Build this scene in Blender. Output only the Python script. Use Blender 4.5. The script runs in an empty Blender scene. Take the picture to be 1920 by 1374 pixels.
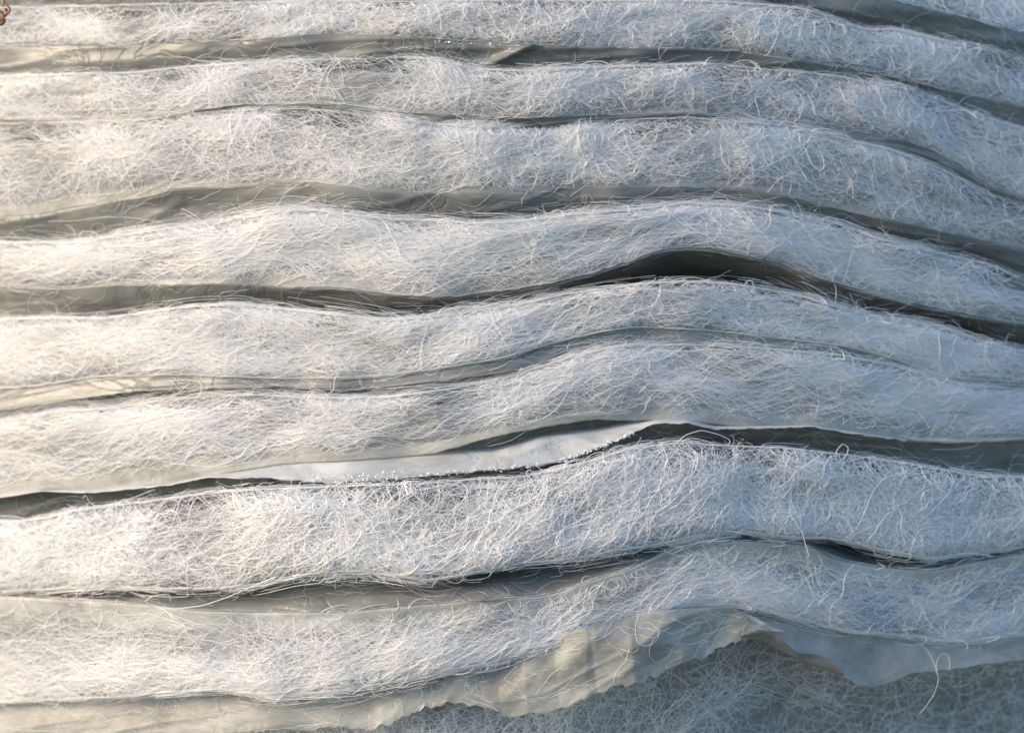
import bpy, math
import numpy as np

scene = bpy.context.scene
COL = scene.collection
RNG = np.random.default_rng(7)

# ------------------------------------------------------------------ camera, sky, sun, exposure
S = 0.00025            # metres of the stack per photograph pixel at the reference depth
D = 0.60               # distance from the camera to the reference depth
cam_data = bpy.data.cameras.new("camera")
cam_data.sensor_width = 36.0
cam_data.lens = 36.0 * D / (1920 * S)
cam_data.clip_start = 0.01
cam_data.clip_end = 50.0
cam_data.dof.use_dof = True
cam_data.dof.focus_distance = D - 0.012
cam_data.dof.aperture_fstop = 5.6
cam = bpy.data.objects.new("camera", cam_data)
cam.location = (0, -D, 0)
cam.rotation_euler = (math.radians(90), 0, 0)
COL.objects.link(cam)
scene.camera = cam

SUN_ELEV = 18.0
SUN_AZ = 198.0         # degrees counter-clockwise from +X: 180 = straight from the left, 270 = from behind the camera
sd = np.array([math.cos(math.radians(SUN_ELEV)) * math.cos(math.radians(SUN_AZ)),
               math.cos(math.radians(SUN_ELEV)) * math.sin(math.radians(SUN_AZ)),
               math.sin(math.radians(SUN_ELEV))])
world = bpy.data.worlds.new("World")
scene.world = world
world.use_nodes = True
wn = world.node_tree
sky = wn.nodes.new("ShaderNodeTexSky")
sky.sky_type = 'NISHITA'
sky.sun_disc = False
sky.sun_elevation = math.radians(SUN_ELEV)
sky.sun_rotation = math.radians(90.0 - SUN_AZ)
sky.dust_density = 0.1
sky.ozone_density = 5.4
bg = wn.nodes["Background"]
bg.inputs["Strength"].default_value = 0.0682
wn.links.new(sky.outputs[0], bg.inputs["Color"])

from mathutils import Vector
sun_data = bpy.data.lights.new("sun", 'SUN')
sun_data.energy = 1.5
sun_data.angle = math.radians(30)
sun_data.color = (1.0, 0.77, 0.51)
sun = bpy.data.objects.new("sun", sun_data)
sun.rotation_euler = Vector(tuple(sd)).to_track_quat('Z', 'Y').to_euler()
sun.location = (-2, -1, 2)
COL.objects.link(sun)

vs = scene.view_settings
vs.view_transform = 'Standard'
vs.look = 'None'
vs.exposure = 2.402
vs.gamma = 1.0
scene.render.engine = 'CYCLES'
scene.cycles.max_bounces = 8
scene.cycles.diffuse_bounces = 5
scene.cycles.transparent_max_bounces = 12
scene.cycles_curves.shape = 'THICK'

# ------------------------------------------------------------------ small tools
XL, XR = -110, 2180    # the stack runs on past both sides of the frame
GX = np.arange(XL - 400, XR + 401, 4.0)

class Noise2:
    """smooth value noise on a lattice, returns about -1..1"""
    def __init__(self, seed):
        self.t = np.random.default_rng(seed).uniform(-1, 1, (256, 256))
    def __call__(self, x, y):
        x = np.asarray(x, float); y = np.asarray(y, float)
        xi = np.floor(x).astype(int); yi = np.floor(y).astype(int)
        fx = x - xi; fy = y - yi
        fx = fx * fx * (3 - 2 * fx); fy = fy * fy * (3 - 2 * fy)
        a = self.t[xi & 255, yi & 255]; b = self.t[(xi + 1) & 255, yi & 255]
        c = self.t[xi & 255, (yi + 1) & 255]; d = self.t[(xi + 1) & 255, (yi + 1) & 255]
        return (a * (1 - fx) + b * fx) * (1 - fy) + (c * (1 - fx) + d * fx) * fy
    def fbm(self, x, y, o=3):
        r = 0; a = 1; s = 0
        for k in range(o):
            r = r + a * self(x * 2 ** k + 17.3 * k, y * 2 ** k + 5.1 * k); s += a; a *= 0.5
        return r / s

def curve(pts, sigma=12.0):
    """a smooth height line through traced points, carried on past the frame"""
    p = np.array(pts, float)
    xs, ys = p[:, 0], p[:, 1]
    sl = (ys[1] - ys[0]) / (xs[1] - xs[0]) * 0.5
    sr = (ys[-1] - ys[-2]) / (xs[-1] - xs[-2]) * 0.7
    xs = np.concatenate([[xs[0] - 700], xs, [xs[-1] + 700]])
    ys = np.concatenate([[ys[0] - 700 * sl], ys, [ys[-1] + 700 * sr]])
    y = np.interp(GX, xs, ys)
    k = np.exp(-0.5 * (np.arange(-15, 16) * 4.0 / sigma) ** 2); k /= k.sum()
    y = np.convolve(np.pad(y, 15, mode='edge'), k, mode='valid')
    return lambda x: np.interp(x, GX, y)

def bow(px):
    """the face of the stack is bowed: it turns away on both sides, more to the right"""
    u = (np.asarray(px, float) - 960) / 960.0
    return np.where(u > 0, 0.062 * u * u, 0.082 * u * u)

def P(px, py, y):
    """a point of the stack: traced outline px,py brought to its own depth y"""
    k = S * (D + y) / D
    return np.stack(np.broadcast_arrays((px - 960) * k, y, -(py - 687) * k), -1)

def new_mesh(name, verts, faces, mat, parent=None, smooth=True):
    me = bpy.data.meshes.new(name)
    me.from_pydata([tuple(v) for v in verts], [], faces)
    if smooth:
        me.polygons.foreach_set("use_smooth", [True] * len(me.polygons))
    me.materials.append(mat)
    me.update()
    o = bpy.data.objects.new(name, me)
    COL.objects.link(o)
    if parent is not None:
        o.parent = parent
    return o

def grid_faces(nu, nv, closed_v=False):
    f = []
    m = nv if closed_v else nv - 1
    for i in range(nu - 1):
        for j in range(m):
            j2 = (j + 1) % nv
            f.append((i * nv + j, i * nv + j2, (i + 1) * nv + j2, (i + 1) * nv + j))
    return f

def tag(o, label, cat, group=None):
    o["label"] = label; o["category"] = cat
    if group:
        o["group"] = group

def hair(name, pts, rad, mat, parent):
    """pts (N,K,3): N fibres of K points, as real curve geometry with thickness"""
    n, k, _ = pts.shape
    h = bpy.data.hair_curves.new(name)
    h.add_curves([k] * n)
    h.attributes["position"].data.foreach_set("vector", pts.astype(np.float32).ravel())
    a = h.attributes.get("radius") or h.attributes.new("radius", 'FLOAT', 'POINT')
    a.data.foreach_set("value", np.broadcast_to(rad, (n, k)).astype(np.float32).ravel())
    h.materials.append(mat)
    o = bpy.data.objects.new(name, h)
    COL.objects.link(o)
    o.parent = parent
    o["kind"] = "stuff"
    return o

def tube(name, pts, r, mat, parent, sides=4):
    """one single fibre as a thin closed tube"""
    p = np.asarray(pts, float)
    t = np.gradient(p, axis=0); t /= np.linalg.norm(t, axis=1)[:, None] + 1e-12
    ref = np.array([0.03, 1.0, 0.06])
    a = np.cross(t, ref); a /= np.linalg.norm(a, axis=1)[:, None] + 1e-12
    b = np.cross(t, a)
    v = []
    K = len(p)
    for i in range(K):
        rr = r * (0.55 if i in (0, K - 1) else 1.0)
        for j in range(sides):
            w = 2 * math.pi * j / sides
            v.append(p[i] + rr * (math.cos(w) * a[i] + math.sin(w) * b[i]))
    f = grid_faces(K, sides, True)
    f.append(tuple(range(sides))[::-1]); f.append(tuple((K - 1) * sides + j for j in range(sides)))
    return new_mesh(name, v, f, mat, parent)

# ------------------------------------------------------------------ materials
def nodes(name):
    m = bpy.data.materials.new(name); m.use_nodes = True
    nt = m.node_tree; nt.nodes.clear()
    out = nt.nodes.new("ShaderNodeOutputMaterial")
    return m, nt, out

def mixer(nt, fac, a, b):
    n = nt.nodes.new("ShaderNodeMixShader")
    if isinstance(fac, (int, float)):
        n.inputs[0].default_value = fac
    else:
        nt.links.new(fac, n.inputs[0])
    nt.links.new(a, n.inputs[1]); nt.links.new(b, n.inputs[2])
    return n.outputs[0]

def ramp(nt, src, stops):
    r = nt.nodes.new("ShaderNodeValToRGB")
    e = r.color_ramp.elements
    for i, (p, c) in enumerate(stops):
        el = e[i] if i < 2 else e.new(p)
        el.position = p; el.color = (*c, 1) if len(c) == 3 else c
    nt.links.new(src, r.inputs[0])
    return r.outputs[0]

def noise_tex(nt, scale, vec_scale=(1, 1, 1), detail=6, rough=0.6, dist=0.0):
    tc = nt.nodes.new("ShaderNodeTexCoord")
    mp = nt.nodes.new("ShaderNodeMapping"); mp.inputs["Scale"].default_value = vec_scale
    nt.links.new(tc.outputs["Object"], mp.inputs[0])
    n = nt.nodes.new("ShaderNodeTexNoise")
    n.inputs["Scale"].default_value = scale; n.inputs["Detail"].default_value = detail
    n.inputs["Roughness"].default_value = rough; n.inputs["Distortion"].default_value = dist
    nt.links.new(mp.outputs[0], n.inputs["Vector"])
    return n.outputs[0]

def bump(nt, h, strength, dist):
    b = nt.nodes.new("ShaderNodeBump")
    b.inputs["Strength"].default_value = strength; b.inputs["Distance"].default_value = dist
    nt.links.new(h, b.inputs["Height"])
    return b.outputs[0]

def make_fibre(name, col, transl=0.5, gloss=0.06):
    m, nt, out = nodes(name)
    d = nt.nodes.new("ShaderNodeBsdfDiffuse"); d.inputs[0].default_value = (*col, 1)
    t = nt.nodes.new("ShaderNodeBsdfTranslucent"); t.inputs[0].default_value = (*col, 1)
    g = nt.nodes.new("ShaderNodeBsdfGlossy"); g.inputs["Roughness"].default_value = 0.28
    g.inputs[0].default_value = (1, 1, 1, 1)
    s = mixer(nt, transl, d.outputs[0], t.outputs[0])
    s = mixer(nt, gloss, s, g.outputs[0])
    nt.links.new(s, out.inputs[0])
    return m

def make_core():
    m, nt, out = nodes("matted_fibre")
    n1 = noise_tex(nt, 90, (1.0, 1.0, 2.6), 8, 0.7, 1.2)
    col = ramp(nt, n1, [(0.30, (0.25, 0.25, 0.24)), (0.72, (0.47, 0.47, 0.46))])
    n2 = noise_tex(nt, 420, (0.35, 1.0, 1.6), 4, 0.7, 0.8)
    nb = bump(nt, n2, 0.9, 0.0012)
    d = nt.nodes.new("ShaderNodeBsdfDiffuse"); nt.links.new(col, d.inputs[0]); nt.links.new(nb, d.inputs["Normal"])
    t = nt.nodes.new("ShaderNodeBsdfTranslucent"); nt.links.new(col, t.inputs[0])
    nt.links.new(mixer(nt, 0.25, d.outputs[0], t.outputs[0]), out.inputs[0])
    return m

def make_film(name, col, transl=0.35, transp=0.0, gloss=0.10, rough=0.35, wrinkle=0.25):
    m, nt, out = nodes(name)
    n1 = noise_tex(nt, 32, (0.7, 1, 1.3), 9, 0.68, 0.9)
    c = ramp(nt, n1, [(0.32, tuple(x * 0.68 for x in col)), (0.68, tuple(min(1, x * 1.28) for x in col))])
    n2 = noise_tex(nt, 26, (0.5, 1, 1.5), 4, 0.55, 1.8)
    sub = nt.nodes.new("ShaderNodeMath"); sub.operation = 'SUBTRACT'; sub.inputs[1].default_value = 0.5
    nt.links.new(n2, sub.inputs[0])
    ab = nt.nodes.new("ShaderNodeMath"); ab.operation = 'ABSOLUTE'; nt.links.new(sub.outputs[0], ab.inputs[0])
    mn = nt.nodes.new("ShaderNodeMath"); mn.operation = 'MINIMUM'; mn.inputs[1].default_value = 0.035
    nt.links.new(ab.outputs[0], mn.inputs[0])
    nb = bump(nt, mn.outputs[0], wrinkle * 4, 0.02)
    d = nt.nodes.new("ShaderNodeBsdfDiffuse"); nt.links.new(c, d.inputs[0]); nt.links.new(nb, d.inputs["Normal"])
    t = nt.nodes.new("ShaderNodeBsdfTranslucent"); nt.links.new(c, t.inputs[0])
    g = nt.nodes.new("ShaderNodeBsdfGlossy"); g.inputs["Roughness"].default_value = rough
    nt.links.new(nb, g.inputs["Normal"])
    s = mixer(nt, transl, d.outputs[0], t.outputs[0])
    s = mixer(nt, gloss, s, g.outputs[0])
    if transp > 0:
        tr = nt.nodes.new("ShaderNodeBsdfTransparent")
        tr.inputs[0].default_value = (0.97, 0.97, 0.95, 1)
        n3 = noise_tex(nt, 55, (1, 1, 1), 5, 0.6)
        f = nt.nodes.new("ShaderNodeMapRange")
        nt.links.new(n3, f.inputs[0])
        f.inputs[1].default_value = 0.3; f.inputs[2].default_value = 0.7
        f.inputs[3].default_value = max(0, transp - 0.15); f.inputs[4].default_value = min(1, transp + 0.15)
        s = mixer(nt, f.outputs[0], s, tr.outputs[0])
    nt.links.new(s, out.inputs[0])
    return m

def make_simple(name, col, rough, metal=0.0, spec=0.5):
    m, nt, out = nodes(name)
    p = nt.nodes.new("ShaderNodeBsdfPrincipled")
    n = noise_tex(nt, 300, (1, 1, 1), 5, 0.6)
    c = ramp(nt, n, [(0.3, tuple(x * 0.6 for x in col)), (0.7, col)])
    nt.links.new(c, p.inputs["Base Color"])
    p.inputs["Roughness"].default_value = rough; p.inputs["Metallic"].default_value = metal
    p.inputs["Specular IOR Level"].default_value = spec
    nt.links.new(p.outputs[0], out.inputs[0])
    return m

M_FIB = make_fibre("white_fibre", (0.90, 0.90, 0.89))
M_FINE = make_fibre("fine_fibre", (0.86, 0.86, 0.85), 0.5, 0.04)
M_CORE = make_core()
M_FILM = make_film("grey_film", (0.24, 0.246, 0.228), 0.35, 0.0, 0.035, 0.35, 0.10)
M_FACING = make_film("clear_film_facing", (0.52, 0.52, 0.48), 0.40, 0.40, 0.03, 0.45, 0.06)
M_FACING_DENSE = make_film("milky_film_facing", (0.60, 0.60, 0.56), 0.40, 0.30, 0.03, 0.45, 0.06)
M_TORN = make_film("torn_clear_film", (0.46, 0.46, 0.42), 0.35, 0.48, 0.035, 0.4, 0.06)
M_FLAP = make_film("white_film", (0.52, 0.53, 0.51), 0.30, 0.0, 0.05, 0.4, 0.08)
M_AMBER = make_film("amber_tinged_film", (0.27, 0.265, 0.235), 0.35, 0.35, 0.07, 0.3, 0.06)
M_SHARD = make_simple("melted_film_edge", (0.92, 0.92, 0.92), 0.18, 0.0, 1.0)
M_BROWN = make_simple("dry_brown", (0.36, 0.20, 0.10), 0.7)

# ------------------------------------------------------------------ traced lines of the stack
T = {}; B = {}
B[0] = [(0,-70),(1200,-50),(1500,-25),(1655,0),(1784,28),(1920,66)]
T[0] = [(0,-210),(1200,-190),(1500,-165),(1655,-140),(1784,-115),(1920,-80)]
T[1] = [(0,18),(160,14),(350,10),(630,6),(900,5),(1260,4),(1375,8),(1501,18),(1567,38),(1627,60),(1679,58),(1749,76),(1847,95),(1920,118)]
B[1] = [(0,91),(140,86),(258,92),(300,85),(454,79),(594,67),(630,66),(770,72),(874,80),(1007,87),(1119,93),(1290,94),(1365,98),(1428,107),(1504,117),(1574,129),(1662,143),(1784,175),(1920,203)]
T[2] = [(0,147),(140,142),(245,140),(349,128),(454,122),(630,114),(770,110),(840,119),(889,132),(979,137),(1102,130),(1290,123),(1330,121),(1435,133),(1504,138),(1609,152),(1714,172),(1784,200),(1854,225),(1920,247)]
B[2] = [(0,227),(140,227),(245,224),(349,210),(454,200),(559,197),(660,200),(700,210),(805,217),(875,220),(979,224),(1084,220),(1189,217),(1290,213),(1365,224),(1487,234),(1546,236),(1609,250),(1679,262),(1749,283),(1819,325),(1854,349),(1920,377)]
T[3] = [(0,238),(140,238),(245,232),(349,217),(454,210),(559,206),(660,217),(770,231),(875,241),(927,241),(1014,236),(1084,231),(1224,226),(1290,224),(1365,229),(1487,240),(1539,252),(1592,266),(1662,281),(1714,299),(1784,328),(1837,362),(1920,387)]
B[3] = [(0,409),(87,402),(175,384),(273,370),(332,354),(377,353),(489,349),(577,344),(660,355),(735,363),(840,365),(910,363),(979,366),(1049,354),(1154,353),(1260,353),(1382,356),(1470,370),(1574,391),(1679,416),(1784,440),(1920,468)]
T[4] = [(0,460),(140,458),(245,442),(349,427),(402,421),(524,400),(577,396),(660,406),(735,414),(840,418),(889,424),(979,417),(1084,404),(1189,396),(1290,383),(1400,390),(1504,408),(1574,424),(1644,450),(1714,466),(1784,483),(1854,498),(1920,527)]
B[4] = [(0,536),(105,542),(210,535),(314,536),(419,534),(524,540),(640,540),(735,556),(840,559),(944,548),(1032,534),(1102,518),(1172,495),(1234,471),(1290,466),(1330,468),(1400,482),(1470,498),(1522,521),(1609,544),(1714,572),(1819,593),(1920,611)]
T[5] = [(0,604),(105,600),(210,600),(280,588),(367,577),(454,575),(559,585),(640,594),(717,604),(805,598),(875,588),(979,573),(1049,556),(1119,545),(1206,534),(1290,531),(1365,535),(1435,545),(1504,559),(1574,580),(1644,598),(1714,608),(1784,623),(1854,647),(1920,663)]
B[5] = [(0,730),(70,727),(175,708),(349,706),(524,713),(640,710),(735,705),(840,691),(944,674),(1032,648),(1119,626),(1189,616),(1290,620),(1365,626),(1470,638),(1574,650),(1679,675),(1749,702),(1801,715),(1920,719)]
T[6] = [(0,792),(105,775),(210,768),(314,752),(454,744),(640,749),(735,747),(840,732),(944,711),(1014,690),(1084,668),(1154,652),(1290,648),(1435,657),(1574,668),(1679,689),(1749,710),(1819,727),(1920,731)]
B[6] = [(0,915),(77,908),(175,908),(314,895),(402,880),(524,862),(660,853),(805,838),(944,808),(1014,790),(1084,778),(1189,776),(1290,783),(1340,796),(1435,798),(1522,796),(1609,810),(1714,824),(1784,827),(1920,822)]
T[7] = [(0,981),(70,977),(140,960),(245,947),(314,939),(384,928),(489,920),(660,913),(770,910),(875,902),(979,896),(1084,874),(1189,842),(1290,832),(1365,838),(1470,842),(1574,853),(1644,863),(1749,880),(1819,893),(1920,898)]
B[7] = [(0,1111),(87,1107),(210,1100),(314,1106),(419,1104),(489,1096),(559,1080),(660,1072),(717,1076),(805,1091),(875,1079),(979,1058),(1084,1048),(1154,1034),(1241,1022),(1290,1011),(1330,1000),(1400,999),(1470,1009),(1557,1011),(1609,1023),(1679,1038),(1749,1049),(1819,1038),(1920,1027)]
T[8] = [(0,1116),(105,1123),(210,1128),(297,1135),(367,1145),(500,1148),(640,1148),(770,1136),(910,1125),(1014,1118),(1049,1110),(1119,1086),(1189,1064),(1259,1032),(1330,1006),(1365,1013),(1470,1019),(1512,1022),(1574,1051),(1644,1063),(1749,1071),(1819,1056),(1920,1038)]
B[8] = [(0,1317),(105,1313),(210,1310),(314,1299),(419,1294),(524,1308),(640,1296),(735,1282),(805,1264),(910,1247),(979,1230),(1084,1205),(1154,1190),(1206,1165),(1290,1138),(1375,1135),(1470,1153),(1540,1174),(1609,1187),(1714,1194),(1784,1205),(1854,1201),(1920,1187)]
T[9] = [(0,1390),(500,1360),(700,1330),(900,1290),(1100,1255),(1300,1215),(1460,1185),(1600,1230),(1750,1220),(1920,1205)]
B[9] = [(0,1560),(960,1540),(1920,1530)]
for d in (T, B):
    for k in d:
        d[k] = curve(d[k])

# front depth of every batt (metres behind the reference depth), bulge of its face
DEPTH = {0: 0.022, 1: 0.016, 2: 0.012, 3: 0.010, 4: 0.006, 5: 0.004, 6: 0.002, 7: -0.006, 8: -0.004, 9: 0.026}
BULGE = {0: 0.003, 1: 0.003, 2: 0.0028, 3: 0.003, 4: 0.0034, 5: 0.0034, 6: 0.003, 7: 0.005, 8: 0.003, 9: 0.005}

def face_y(i, px, t):
    """depth of the front face of batt i at station px, t = 0 at its top edge, 1 at its foot"""
    q = np.abs(2 * np.asarray(t) - 1)
    n = N_LUMP.fbm(np.asarray(px) / 130.0 + 31 * i, np.asarray(t) * 1.6 + 9 * i, 2)
    tilt = 0.10 * np.asarray(t) * np.clip((np.asarray(px, float) - 800) / 1000, 0, 1.2) if i == 9 else (0.03 * (1 - np.asarray(t)) if i == 0 else 0.0)
    return DEPTH[i] + bow(px) + tilt - BULGE[i] * (1 - q ** 7.0) + 0.0030 * n

N_LUMP = Noise2(3)
N_DENS = Noise2(11)
N_CREASE = Noise2(23)

# ------------------------------------------------------------------ fibres
def walk(n, k, length, sig0, curl, wander, rise, rng, loop):
    """n fibres of k points as px-offsets (along, down) and height steps: a curling walk mostly along the batt"""
    ds = (length / (k - 1))[:, None]
    th = np.where(rng.random(n) < 0.5, 0.0, math.pi) + rng.normal(0, sig0, n)
    kap = np.zeros((n, k)); kap[:, 0] = rng.normal(0, 1, n)
    for j in range(1, k):
        kap[:, j] = kap[:, j - 1] * (1 - wander) + rng.normal(0, 1, n) * math.sqrt(2 * wander)
    kap = (np.pad(kap, ((0, 0), (1, 1)), mode='edge')[:, :-2] + kap * 2 + np.pad(kap, ((0, 0), (1, 1)), mode='edge')[:, 2:]) / 4
    wavy = th[:, None] + kap * 0.42 * curl * np.minimum(1.0, np.exp(rng.normal(-0.1, 0.4, n)))[:, None]
    amp = curl * np.exp(rng.normal(0, 0.6, n))[:, None]
    loops = th[:, None] + np.cumsum(kap * amp * ds / 32.0, 1)
    ang = np.where(rng.random((n, 1)) < loop, loops, wavy)
    dx = np.cos(ang) * ds; dy = np.sin(ang) * ds
    x = np.cumsum(dx, 1); y = np.cumsum(dy, 1)
    mid = k // 2
    x -= x[:, mid:mid + 1]; y -= y[:, mid:mid + 1]
    ph = rng.uniform(0, 6.28, (n, 1)); fr = rng.uniform(0.5, 1.6, (n, 1))
    s = np.linspace(0, 1, k)[None, :]
    h = rise * np.sin(ph + fr * 6.28 * s)
    return x, y, h

def fibres(i, n, k, len_mu, sig0, curl, prof, h_rng, rng, rise=0.0007, wander=0.25, clump=0.9, cscale=(85, 34)):
    """fibre points on the face of batt i: prof gives the density from top edge to foot"""
    out_x = []; out_t = []
    pt = np.array([p[0] for p in prof]); pv = np.array([p[1] for p in prof])
    got = 0
    while got < n:
        m = n * 2
        x = rng.uniform(XL, XR, m); t = rng.uniform(pt[0], pt[-1], m)
        dens = np.interp(t, pt, pv)
        hgt = B[i](x) - T[i](x)
        nz = N_DENS.fbm(x / cscale[0] + 41 * i, t * hgt / cscale[1] + 13 * i, 3)
        dens = dens * np.clip(0.5 + clump * (0.5 if i == 9 else 1.0) * nz * 2.8, 0.05, 1.6) * np.clip(hgt / 120.0, 0.15, 1.4)
        ok = rng.random(m) < dens / 1.6
        out_x.append(x[ok]); out_t.append(t[ok]); got += ok.sum()
    x0 = np.concatenate(out_x)[:n]; t0 = np.concatenate(out_t)[:n]
    L = len_mu * np.exp(rng.normal(0, 0.45, n))
    dx, dy, dh = walk(n, k, L, sig0, curl, wander, rise, rng, LOOP[i])
    px = x0[:, None] + dx
    hg = np.maximum(B[i](x0) - T[i](x0), 20)[:, None]
    t = t0[:, None] + dy / hg
    # beyond the edges the fibres are squeezed back towards the batt
    up = t * hg; lo = (1 - t) * hg
    tail = np.where(rng.random(n) < 0.07, 2.6, 1.0) * (1.5 if i in (3, 6) else 1.0)
    lim = (tail * rng.gamma(1.2, 4.4, n) * np.clip(0.8 + 2.2 * N_DENS.fbm(x0 / 55.0 + 77 * i, x0 * 0 + i, 2), 0.1, 3.4))[:, None]
    lim = lim * {8: 0.2, 7: 0.75}.get(i, 1.0)
    up = np.where(up < -2, -2 + lim * np.tanh((up + 2) / (lim + 6)), up)
    t = up / hg
    lo = (1 - t) * hg
    lim2 = lim * (5.0 if i == 8 else 1.3 if i in (7, 8) else 0.35)
    lo = np.where(lo < 4, 4 + lim2 * np.tanh((lo - 4) / (lim2 + 6)), lo)
    t = 1 - lo / hg
    py = T[i](px) + (B[i](px) - T[i](px)) * t
    h = rng.uniform(h_rng[0], h_rng[1], n)[:, None] + dh
    y = face_y(i, px, np.clip(t, 0.02, 0.99)) - h
    return P(px, py, y)

LOOP = {0: .4, 1: .3, 2: .25, 3: .25, 4: .08, 5: .14, 6: .1, 7: .32, 8: .18, 9: .5}   # share of looping fibres
# look of each batt: fibre count, mean length, spread of direction, curl, density from top to foot
LOOK = {
    0: (4000, 120, 0.5, 1.3, [(0.0, .6), (.5, 1), (.95, .8)]),
    1: (3000, 120, 0.45, 1.5, [(-0.05, .12), (.02, .7), (.12, 1), (.6, 1), (.85, .8), (.95, .35)]),
    2: (3000, 130, 0.4, 1.4, [(-0.05, .12), (.02, .7), (.12, 1.1), (.6, .9), (.8, .5), (.95, .15)]),
    3: (3600, 140, 0.38, 1.5, [(-0.05, .12), (.02, .8), (.1, 1.2), (.5, 1), (.68, .6), (.84, .2), (.95, .03)]),
    4: (3100, 190, 0.22, 1.1, [(-0.05, .12), (.02, .8), (.1, 1.2), (.55, 1), (.72, .5), (.85, .15), (.95, .02)]),
    5: (3400, 190, 0.22, 1.2, [(-0.05, .12), (.02, .8), (.1, 1.2), (.7, 1), (.88, .8), (.97, .2)]),
    6: (2900, 190, 0.22, 1.1, [(-0.04, .1), (.03, .6), (.12, 1.1), (.45, 1), (.62, .6), (.8, .12), (.95, .02)]),
    7: (5200, 190, 0.4, 1.7, [(-0.02, .1), (.1, .5), (.3, .8), (.55, 1.2), (.9, 1.3), (0.99, .8)]),
    8: (3200, 170, 0.34, 1.2, [(0.1, .02), (.3, .12), (.5, .7), (.8, 1.2), (.98, 1.1)]),
    9: (3600, 130, 0.8, 1.6, [(0.02, .4), (.1, .9), (.6, 1), (1.0, .9)]),
}
BLABEL = {
    0: "pale bluish batt cut off by the upper right corner, above the broad grey film",
    1: "topmost long fibre batt, between the frame's top and the film with a melted edge",
    2: "thin fuzzy batt under the film with the melted edge and diagonal crease",
    3: "thick fuzzy batt with smooth cream lower left end, above the wavy grey film",
    4: "combed fibre batt arching over the deep dark hollow right of centre",
    5: "combed fibre batt directly beneath the deep dark hollow, looped fibres along its top",
    6: "fibre batt resting above the white folded film flap with cream glow at left",
    7: "bulging batt of long tangled white fibres below the white folded film flap",
    8: "smooth cream batt at lower left whose ragged foot hangs over the torn clear film",
    9: "dark blue grey fuzzy batt in the lower right corner under the torn film",
}
GB = "white fibre batts stacked in layers"

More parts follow.
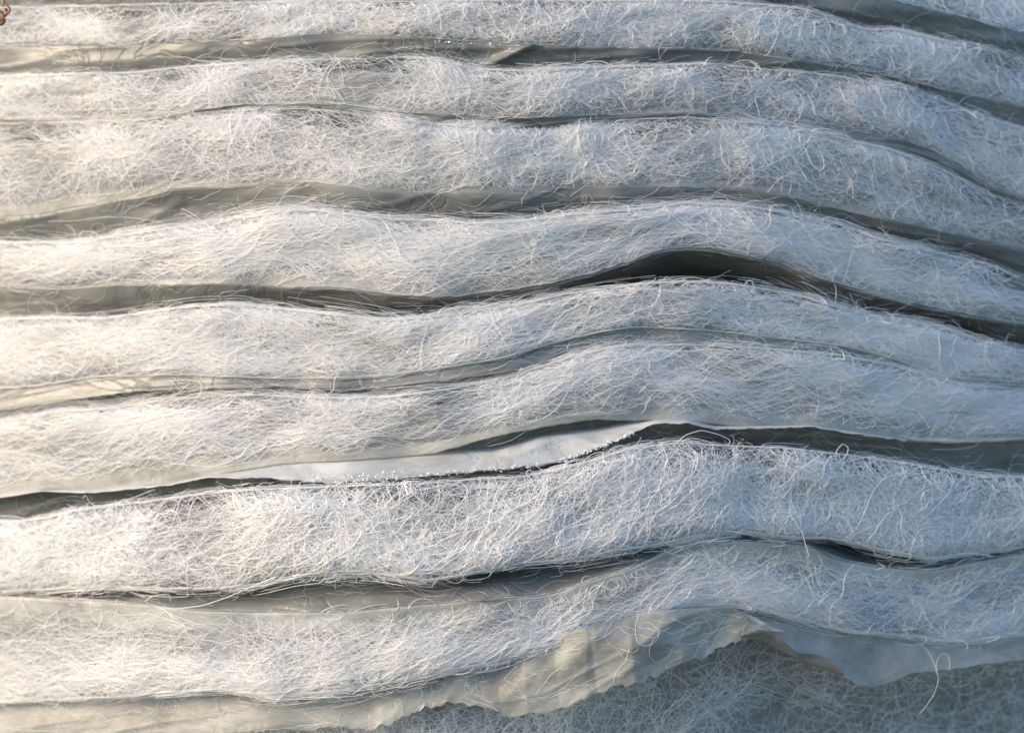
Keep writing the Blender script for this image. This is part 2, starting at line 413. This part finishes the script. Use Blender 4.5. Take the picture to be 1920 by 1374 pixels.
def build_batt(i):
    root = bpy.data.objects.new("fibre_batt", None)
    root.empty_display_size = 0.01
    root.location = tuple(P(960.0, float(B[i](960.0)), DEPTH[i]))
    COL.objects.link(root)
    tag(root, BLABEL[i], "fibre batt", GB)
    inv = np.array(root.location)
    # matted body: rounded front face, running back into the stack
    xs = np.linspace(XL - 40, XR + 40, 330)
    tf = np.linspace(0, 1, 26)
    ring_t = np.concatenate([[0.0, 0.0], tf, [1.0, 1.0]])
    nv = len(ring_t)
    X = np.repeat(xs[:, None], nv, 1)
    Tt = np.repeat(ring_t[None, :], len(xs), 0)
    Y = face_y(i, X, Tt)
    base = DEPTH[i] + bow(X)
    Y[:, 0] = base[:, 0] + 0.11; Y[:, 1] = base[:, 1] + 0.03
    Y[:, -1] = base[:, -1] + 0.11; Y[:, -2] = base[:, -2] + 0.03
    hgt = B[i](X) - T[i](X)
    rag = 4.5 * N_LUMP.fbm(X / 28.0, Tt * 5 + i * 7, 3)
    ins_t = np.clip(hgt * (0.30 if i == 7 else 0.26), 4, 40 if i == 7 else 26) + 5 * N_LUMP(X / 45.0 + 50, X * 0 + i)
    if i == 9:
        ins_t = ins_t * 0 + 2.0
    ins_b = np.clip(hgt * 0.05, 2, 6) if i not in (7, 8) else np.clip(hgt * 0.1, 3, 11)
    PY = T[i](X) + ins_t + (hgt - ins_t - ins_b) * Tt + rag
    # the back rows keep the outline of the edge they leave
    k = (D + Y[:, 2:3]) / (D + Y)
    V = P(X, PY, Y) 
    V[:, 0, 2] = V[:, 2, 2]; V[:, 1, 2] = V[:, 2, 2]; V[:, -1, 2] = V[:, -3, 2]; V[:, -2, 2] = V[:, -3, 2]
    V[:, 0, 0] = V[:, 2, 0]; V[:, 1, 0] = V[:, 2, 0]; V[:, -1, 0] = V[:, -3, 0]; V[:, -2, 0] = V[:, -3, 0]
    V = V.reshape(-1, 3) - inv
    f = grid_faces(len(xs), nv, True)
    f.append(tuple(range(nv))[::-1]); f.append(tuple((len(xs) - 1) * nv + j for j in range(nv)))
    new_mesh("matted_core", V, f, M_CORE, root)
    n, L, sig, curl, prof = LOOK[i]
    rng = np.random.default_rng(100 + i)
    hi = {7: 0.0040, 9: 0.0065}.get(i, 0.0020)
    fat = {7: 1.2, 9: 1.3}.get(i, 1.0)
    pts = fibres(i, n, 24, L, sig, curl, prof, (-0.0004, hi), rng)
    hair("loose_fibres", pts - inv, fat * (0.000045 + 0.00010 * rng.random((n, 1)) ** 2.8), M_FIB, root)
    # finer down between the coarse fibres
    m = int(n * (0.4 if i == 9 else 1.2))
    pts = fibres(i, m, 18, L * 1.1, sig * 1.1, curl, prof, (-0.0004, 0.0016), rng)
    hair("fine_down", pts - inv, rng.uniform(0.000025, 0.00005, (m, 1)), M_FINE, root)
    # single fibres that stand clear of the top edge (or hang from the foot)
    nst = {0: 0, 1: 26, 2: 40, 3: 34, 4: 46, 5: 56, 6: 26, 7: 70, 8: 46, 9: 30}[i]
    for q in range(nst):
        foot = (i in (7, 8)) and q % 2 == 0
        if i == 9:
            x0 = rng.uniform(900, 1950)
        else:
            x0 = rng.uniform(-60, 1980)
        kk = 15
        L1 = rng.uniform(40, 160)
        s = np.linspace(0, 1, kk)
        a0 = rng.normal(0, 0.6) + (0 if rng.random() < .5 else math.pi)
        turn = rng.choice([-1, 1]) * rng.uniform(0.4, 3.6) * (1.2 if i in (5, 7) else 1.0)
        ang = a0 + turn * s + rng.normal(0, .15) * np.sin(9 * s)
        dx = np.cumsum(np.cos(ang)) * L1 / kk
        dy = np.cumsum(np.sin(ang)) * L1 / kk
        dx -= dx[0]; dy -= dy[0]
        reach = rng.uniform(6, 22)
        if foot:
            dy = np.abs(dy); dy *= reach / max(dy.max(), 1e-3)
            py0 = float(B[i](x0)) - 6
        else:
            dy = dy - (dy[0] + (dy[-1] - dy[0]) * s * 0.7)
            m_ = np.abs(dy).max()
            dy = -np.abs(dy) * reach / max(m_, 1e-3)
            py0 = float(T[i](x0)) + 6
        px = x0 + dx
        edge = B[i] if foot else T[i]
        py = edge(px) + (-6 if foot else 6) + dy
        y = face_y(i, np.full(kk, x0), 1.0 if foot else 0.04) - 0.002 - 0.002 * np.sin(3.1 * s)
        tube("stray_fibre", P(px, py, y) - inv, rng.uniform(0.00009, 0.00016), M_FIB, root)
    return root, inv

def strand(i, pts, lift, r=0.00015):
    """one single long fibre traced through its bends, lying in front of batt i"""
    root, inv = BATT[i]
    p = np.array(pts, float)
    d = np.concatenate([[0], np.cumsum(np.hypot(*np.diff(p, axis=0).T))])
    q = np.linspace(0, d[-1], 6 * len(p))
    x = np.interp(q, d, p[:, 0]); y = np.interp(q, d, p[:, 1])
    for _ in range(3):
        x[1:-1] = (x[:-2] + 2 * x[1:-1] + x[2:]) / 4; y[1:-1] = (y[:-2] + 2 * y[1:-1] + y[2:]) / 4
    yy = face_y(i, x, 0.5) - lift + 0.0015 * np.sin(q / 25.0)
    tube("stray_fibre", P(x, y, yy) - inv, r, M_FIB, root)

BATT = {}
for i in range(10):
    BATT[i] = build_batt(i)

strand(8, [(1690,1190),(1720,1202),(1742,1222),(1755,1250),(1760,1275),(1752,1300),(1735,1325),(1722,1340)], 0.006, 0.00011)
strand(8, [(1755,1262),(1756,1240),(1764,1226),(1775,1224),(1781,1238),(1780,1258)], 0.006, 0.0001)
strand(7, [(1567,872),(1568,845),(1580,831),(1591,838),(1589,850),(1578,862),(1566,870)], 0.003)
strand(7, [(1590,866),(1615,858),(1640,855),(1648,862),(1630,868),(1600,868)], 0.003)
strand(7, [(1002,905),(985,887),(992,879),(1006,890),(1017,906)], 0.004)
strand(7, [(1010,910),(1025,886),(1034,873),(1038,882),(1030,896),(1018,906)], 0.004)
strand(7, [(512,1000),(515,950),(525,928),(545,918),(560,917),(585,938),(605,960),(624,988)], 0.004, 0.00018)
strand(7, [(1262,836),(1285,815),(1315,806),(1350,815),(1372,826),(1365,835),(1335,833)], 0.003)
strand(7, [(520,1080),(470,1100),(430,1118),(380,1135),(330,1141),(290,1137),(269,1127),(285,1117),(315,1112),(322,1120),(319,1127)], 0.005, 0.00018)
strand(7, [(155,935),(160,925),(166,940),(180,950),(230,940),(270,925),(292,916)], 0.001)
strand(7, [(1500,960),(1502,990),(1510,1020),(1518,1045)], 0.005)
strand(4, [(156,454),(148,444),(154,433),(175,435),(198,450)], 0.003)
strand(4, [(341,391),(363,402),(384,419),(410,432)], 0.003)
strand(4, [(345,400),(372,415),(400,428)], 0.003)
strand(4, [(520,382),(526,396),(540,402)], 0.003)
strand(5, [(820,592),(828,578),(850,578),(868,590),(862,598)], 0.003)
strand(5, [(930,600),(938,590),(960,592),(985,606),(975,615)], 0.004)

# ------------------------------------------------------------------ plastic films
def film_obj(name, top, bot, ytop, ybot, mat, x0=XL, x1=XR, nu=420, nv=22, seed=0, amp=0.0012, sag=0.0,
             parent=None, inv=None, back=0.05, back_at='bot', ragged=0.0, thick=0.0003, crease=1.0, crush=0.0, lam=60.0, cx=1.0, cling=0, fold=None):
    """a sheet between two traced lines; ytop / ybot are depths at its edges; it runs on into the stack at one edge"""
    xs = np.linspace(x0, x1, nu)
    s = np.linspace(0, 1, nv)
    X = np.repeat(xs[:, None], nv, 1); Sg = np.repeat(s[None, :], nu, 0)
    zt = top(X); zb = bot(X)
    if ragged:
        r = ragged * N_CREASE.fbm(X / 14.0 + seed, X * 0 + seed, 2)
        if back_at == 'top':
            zb = zb + r * Sg ** 12 * np.clip((X + 100) / 700, 0.15, 1)
        else:
            zt = zt + r * (1 - Sg) ** 12
    PY = zt + (zb - zt) * Sg
    yt = ytop(X) if callable(ytop) else ytop + bow(X)
    yb = ybot(X) if callable(ybot) else ybot + bow(X)
    w = Sg ** 1.3 if back_at == 'bot' else 1 - (1 - Sg) ** 1.3
    Y = yt + (yb - yt) * w
    c1 = N_CREASE.fbm(X / 170.0 + 7 * seed, Sg * 2.2 + 3 * seed + X / 400.0, 3)
    ridge = 1 - np.abs(N_CREASE(X / 230.0 + 5 * seed + Sg * 0.6, Sg * 3.4 + seed * 1.7 + X / 300.0)) * 2.2
    ridge = np.clip(ridge, 0, 1) ** 2
    Y = Y + amp * (c1 - crease * 0.9 * ridge) + sag * np.sin(math.pi * Sg)
    if crush:
        Y = Y + (crush(X) if callable(crush) else crush) * crumple(seed, X * cx, PY, 7, lam)
    if fold:
        Y = Y + fold(X, PY)
    V = P(X, PY, Y)
    if back:
        cols = []
        e = V[:, -1:] if back_at == 'bot' else V[:, :1]
        for d in (0.4, 1.0):
            c = e.copy(); c[:, :, 1] += back * d; c[:, :, 2] += (-0.004 if back_at == 'bot' else 0.004) * d
            cols.append(c)
        V = np.concatenate([V] + cols, 1) if back_at == 'bot' else np.concatenate(cols[::-1] + [V], 1)
    V0 = V.copy()
    n2 = V.shape[1]
    V = V.reshape(-1, 3)
    if inv is not None:
        V = V - inv
    o = new_mesh(name, V, grid_faces(nu, n2), mat, parent)
    md = o.modifiers.new("thickness", 'SOLIDIFY'); md.thickness = thick; md.offset = 0
    if cling:
        r = np.random.default_rng(900 + seed)
        lo = 2 if (back and back_at == 'top') else 0
        k = 14; px_per = (x1 - x0) / (nu - 1)
        dx, dy, dh = walk(cling, k, 60 * np.exp(r.normal(0, .5, cling)), 0.5, 1.2, 0.25, 0.0001, r, 0.4)
        iu = np.clip(r.uniform(0, nu - 1, cling)[:, None] + dx / px_per, 0, nu - 1.01)
        hh = np.maximum(np.interp(iu[:, 0], np.arange(nu), (zb - zt)[:, 0]), 8)[:, None]
        iv = np.clip(r.uniform(0.05, 0.95, cling)[:, None] * (nv - 1) + dy / hh * (nv - 1), 0, nv - 1.01) + lo
        a = iu.astype(int); b = iv.astype(int); fu = (iu - a)[..., None]; fv = (iv - b)[..., None]
        pts = (V0[a, b] * (1 - fu) * (1 - fv) + V0[a + 1, b] * fu * (1 - fv)
               + V0[a, np.minimum(b + 1, n2 - 1)] * (1 - fu) * fv + V0[a + 1, np.minimum(b + 1, n2 - 1)] * fu * fv)
        pts[..., 1] -= 0.0003 + dh
        if inv is not None:
            pts = pts - inv
        hair("clinging_fibres", pts, r.uniform(0.00004, 0.0001, (cling, 1)), M_FINE, o)
    return o

def crumple(seed, X, Y, n, lam):
    """sharp folds in random directions: flat facets that meet in creases"""
    r = np.random.default_rng(seed); out = 0
    for q in range(n):
        a = r.uniform(0, math.pi); l = lam * r.uniform(0.6, 1.8)
        p = (np.cos(a) * X + np.sin(a) * Y) / l + r.uniform(0, 9) + 0.5 * N_CREASE(X / (3 * lam) + q, Y / (3 * lam) + seed)
        out = out + (np.abs((p % 2) - 1) - 0.5) * r.uniform(0.5, 1.0)
    return out / math.sqrt(n)

def off(c, d):
    return lambda x: c(x) + d

GF = "grey plastic films between the batts"
def edge_y(i, t, d):
    return lambda X: face_y(i, X, t) + d

def bump_fn(x, c, w):
    return np.exp(-((x - c) / w) ** 2)

FILMS = [
    # upper batt, lower batt, recess at the back edge, label
    (0, 1, lambda X: 0.014 + 0 * X, "broad plain grey film across the upper right, below the pale corner batt"),
    (1, 2, lambda X: 0.007 + 0 * X, "olive grey film with sparkling melted top edge and one short diagonal crease"),
    (2, 3, lambda X: 0.003 + 0 * X, "thin sliver of grey film that widens toward the right, between two fuzzy batts"),
    (3, 4, lambda X: 0.008 + 0.016 * bump_fn(X, 1750, 260) + 0.006 * bump_fn(X, 150, 200), "wavy grey green film under the batt with the cream foot"),
    (4, 5, lambda X: 0.016 + 0.065 * bump_fn(X, 1250, 260) + 0.022 * bump_fn(X, 720, 260) + 0.03 * bump_fn(X, 1800, 200) - 0.008 * bump_fn(X, 0, 300), "darkest creased film, lining the deep hollow right of centre"),
]
for a, b, rec, lab in FILMS:
    o = film_obj("plastic_film", off(B[a], -3), off(T[b], 24), edge_y(a, 1.0, -0.004),
                 (lambda a, b, rec: lambda X: face_y(b, X, 0.0) * 0.5 + face_y(a, X, 1.0) * 0.5 + rec(X))(a, b, rec),
                 M_FILM, seed=a * 3 + 1, ragged=2.5, crush=0.0026, lam=42.0, cx=0.28, cling=100,
                 fold=(lambda X, Y: -0.0045 * np.clip(1 - np.abs(X - 972 + 2.1 * (Y - 96)) / 26.0, 0, 1) * np.clip((132 - Y) / 12, 0, 1)) if a == 1 else None)
    tag(o, lab, "plastic film", GF)
    if a == 1:
        FILM1 = o

# the two sheets that meet between the combed batts
RID = curve([(0,771),(140,750),(245,735),(384,729),(524,725),(640,733),(770,722),(875,708),(944,700),(1014,684),(1060,660),(1119,645),(1290,640),(1470,647),(1650,680),(1760,712),(1920,728)])
o = film_obj("plastic_film", off(B[5], -12), RID, edge_y(5, 0.94, 0.002), lambda X: face_y(5, X, 1.0) - 0.002, M_FILM,
             seed=31, back_at='top', ragged=1.5, amp=0.0006, cling=200)
tag(o, "pale grey film lip that hangs under the looped batt and ends in a thin line", "plastic film", GF)
o = film_obj("plastic_film", off(RID, -10), off(T[6], 24), lambda X: face_y(6, X, 0.0) + 0.004, lambda X: face_y(6, X, 0.0) + 0.008, M_FILM,
             seed=37, amp=0.0006, cling=150)
tag(o, "narrow grey film seen just beneath the thin line of the hanging lip", "plastic film", GF)

# dark film behind the white flap
o = film_obj("plastic_film", off(B[6], 0), off(T[7], 26), lambda X: face_y(6, X, 1.0) + 0.006,
             lambda X: face_y(7, X, 0.0) + 0.030 + 0.012 * bump_fn(X, 1350, 300), M_FILM, seed=41, amp=0.002, crush=0.003, lam=45.0, cx=0.25, cling=160, back=0.05)
tag(o, "dark film in shadow behind the white folded flap, above the tangled batt", "plastic film", GF)

# film between the tangled batt and the cream batt: free edge at its foot
o = film_obj("plastic_film", off(B[7], -22), off(T[8], 1), lambda X: face_y(7, X, 1.0) + 0.030 + 0.03 * bump_fn(X, 1600, 160),
             lambda X: face_y(8, X, 0.0) - 0.002, M_FILM, seed=47, back_at='top', ragged=1.5, amp=0.0015, crush=0.003, lam=50.0, cx=0.3, cling=100)
tag(o, "grey green film above the cream batt, with tangled fibres hanging over its top", "plastic film", GF)

# clear facings that lap over the foot (or head) of some batts
def facing(i, top, bot, x0, x1, h_top, h_bot, seed, ragged=1.5, mat=None):
    root, inv = BATT[i]
    def yd(line, h):
        def f(X):
            t = np.clip((line(X) - T[i](X)) / np.maximum(B[i](X) - T[i](X), 10), 0.0, 1.0)
            return face_y(i, X, t) - h
        return f
    o = film_obj("film_facing", top, bot, yd(top, h_top), yd(bot, h_bot), mat or M_FACING, x0, x1, 300, 14, seed, amp=0.0008,
                 parent=root, inv=inv, back=0, ragged=ragged, back_at='top', crease=0.5)
    return o

def lerp(i, t):
    return lambda x: T[i](x) + (B[i](x) - T[i](x)) * t
E6 = curve([(0,930),(77,918),(175,921),(314,908),(349,898),(402,890),(524,868),(660,861),(805,850),(944,812),(1100,785),(1290,788),(1435,801),(1522,798),(1609,812),(1714,826),(1784,829),(1920,824)])
facing(6, lambda x: T[6](x) + (B[6](x) - T[6](x)) * (0.60 + 0.14 * np.clip((x - 250) / 400, 0, 1)), off(E6, 2), XL, XR, -0.002, 0.0035, 51)
facing(3, lerp(3, 0.66), off(B[3], 3), XL, XR, -0.002, 0.003, 53)
facing(4, lerp(4, 0.70), off(B[4], 3), XL, XR, -0.002, 0.003, 55)
facing(2, lerp(2, 0.72), off(B[2], 2), XL, XR, -0.002, 0.0025, 58)
facing(1, lerp(1, 0.86), off(B[1], 2), XL, XR, -0.002, 0.002, 59)
facing(8, off(T[8], 0), lerp(8, 0.45), XL, XR, 0.0035, -0.002, 57, mat=M_FACING_DENSE)

# ------------------------------------------------------------------ white folded flap with the melted glittering edge
FT = curve([(0,925),(77,914),(175,917),(314,903),(390,891),(460,880),(524,867),(660,860),(805,852),(930,848),(975,836),(1014,822),(1119,811),(1189,795),(1230,787),(1290,787),(1340,799),(1435,798),(1522,796),(1609,811),(1714,825)], 6)
FB = curve([(0,933),(77,921),(175,924),(314,910),(390,895),(500,897),(570,902),(630,905),(735,899),(840,888),(944,880),(1014,873),(1060,862),(1119,841),(1189,812),(1230,793),(1290,793),(1340,805),(1435,803),(1522,800),(1609,814),(1714,828)], 6)
def fy(d):
    return lambda X: face_y(6, X, 1.0) + d
flap = film_obj("folded_flap", FT, FB, fy(-0.001), fy(-0.010), M_FLAP, XL, 1700, 460, 12, 61, amp=0.0010, back=0.03, back_at='top',
                ragged=3.0, thick=0.0005, crush=lambda X: 0.0012 + 0.004 * bump_fn(X, 1050, 60), lam=60.0, cx=0.6)
tag(flap, "white folded film flap with glittering melted lower edge, left of centre", "film flap")

def shards(name, line, x0, x1, ydep, n, size, parent, spread, rng):
    """glittering beads of melted film along a cut edge, one mesh"""
    v = []; f = []
    for q in range(n):
        x = rng.uniform(x0, x1); py = float(line(x)) + rng.normal(0, spread)
        c = P(x, py, float(ydep(np.array([x]))[0]) - rng.uniform(0.0002, 0.0014))
        r = size * np.clip(np.exp(rng.normal(0, 0.5)), 0.3, 1.8)
        b = len(v)
        p = rng.normal(0, 1, (5, 3)); p /= np.linalg.norm(p, axis=1)[:, None]
        p *= r * np.array([1.3, 0.8, 1.0])
        for w in p:
            v.append(c + w)
        for t in ((0,1,2),(0,2,3),(0,3,1),(4,2,1),(4,3,2),(4,1,3)):
            f.append(tuple(b + k for k in t))
    o = new_mesh(name, v, f, M_SHARD, parent, smooth=False)
    o["kind"] = "stuff"
    return o
r_ = np.random.default_rng(5)
shards("melted_edge", off(FB, -5), 585, 760, fy(-0.0106), 420, 0.00032, flap, 6.5, r_)
shards("melted_edge", off(FB, -3), 740, 1010, fy(-0.0108), 240, 0.00030, flap, 2.8, r_)
shards("melted_edge", off(FB, -1), 1050, 1190, fy(-0.0108), 240, 0.00036, flap, 2.2, r_)
shards("melted_edge", off(B[1], 2), 815, 1008, edge_y(1, 1.0, -0.0045), 80, 0.00032, FILM1, 1.8, r_)

# ------------------------------------------------------------------ torn clear film at the bottom, and the folded film beside it
LT = curve([(0,1285),(400,1268),(640,1268),(805,1240),(910,1232),(979,1212),(1084,1180),(1154,1160),(1206,1150),(1290,1140),(1375,1138),(1463,1180)], 8)
LB = curve([(0,1385),(400,1376),(560,1368),(630,1363),(700,1366),(735,1355),(777,1331),(826,1319),(875,1323),(927,1336),(962,1341),(1032,1338),(1067,1320),(1137,1292),(1196,1280),(1260,1254),(1312,1233),(1382,1201),(1424,1184),(1463,1184)], 6)
def y8(d):
    return lambda X: face_y(8, X, 1.0) + d
o = film_obj("torn_film", LT, LB, lambda X: face_y(8, X, 1.0) + 0.016 - 0.0235 * np.clip((X - 820) / 280, 0, 1),
             lambda X: face_y(8, X, 1.0) + 0.003 - 0.011 * np.clip((X - 820) / 280, 0, 1), M_TORN,
             XL, 1468, 560, 44, 71, amp=0.0006, crush=lambda X: 0.001 + 0.0038 * np.clip((X - 560) / 300, 0, 1), lam=58.0,
             back=0, back_at='top', ragged=8.0, cling=170,
             fold=lambda X, Y: -0.0055 * np.clip(1 - np.abs(X - 1185 - 0.12 * (Y - 1220)) / np.where(X < 1185 + 0.12 * (Y - 1220), 75, 120), 0, 1) * np.clip((Y - 1150) / 60, 0.2, 1))
tag(o, "torn crinkled clear film with ragged lower edge, bottom centre", "torn film")
RT = curve([(1375,1136),(1420,1145),(1470,1150),(1540,1165),(1609,1178),(1714,1186),(1784,1196),(1854,1192),(1920,1180)], 6)
RB = curve([(1375,1140),(1424,1182),(1463,1200),(1494,1229),(1574,1264),(1616,1289),(1644,1289),(1679,1275),(1711,1262),(1800,1252),(1920,1237)], 6)
o = film_obj("folded_film", RT, RB, y8(0.006), y8(-0.008), M_TORN, 1377, XR, 260, 36, 73, amp=0.0006, crush=0.003, lam=95.0, back=0.03, back_at='top', ragged=3.0)
tag(o, "grey folded film with a pointed corner, hanging over the dark lower right batt", "folded film")

AT = curve([(1385,1192),(1424,1183),(1455,1181),(1466,1198),(1494,1222),(1520,1224),(1545,1230),(1585,1266)], 3)
AB = curve([(1385,1196),(1424,1200),(1455,1214),(1494,1234),(1540,1252),(1585,1268)], 3)
film_obj("turned_edge", AT, AB, y8(-0.0125), y8(-0.0095), M_AMBER, 1388, 1582, 60, 10, 79, amp=0.0008, parent=o, back=0, crush=0.0012, lam=40.0)

# ------------------------------------------------------------------ brown curled scrap in the upper left corner
rs = np.random.default_rng(9)
root = bpy.data.objects.new("brown_scrap", None); COL.objects.link(root)
root.location = tuple(P(8.0, 25.0, 0.018)); inv = np.array(root.location)
for q in range(9):
    k = 14; s = np.linspace(0, 1, k)
    x0 = rs.uniform(-18, 8); y0 = rs.uniform(10, 34)
    a = rs.uniform(-1.0, 1.2) + s * rs.choice([-1, 1]) * rs.uniform(1.5, 4.5)
    px = x0 + np.cumsum(np.cos(a)) * 34 / k; py = y0 + np.cumsum(np.sin(a)) * 26 / k
    tube("brown_strand", P(px, py, 0.030 + rs.uniform(-0.004, 0.004) + 0.0 * s) - inv, rs.uniform(0.0006, 0.0012), M_BROWN, root, 5)
tag(root, "rust brown curled scrap at the upper left corner of the stack", "scrap")
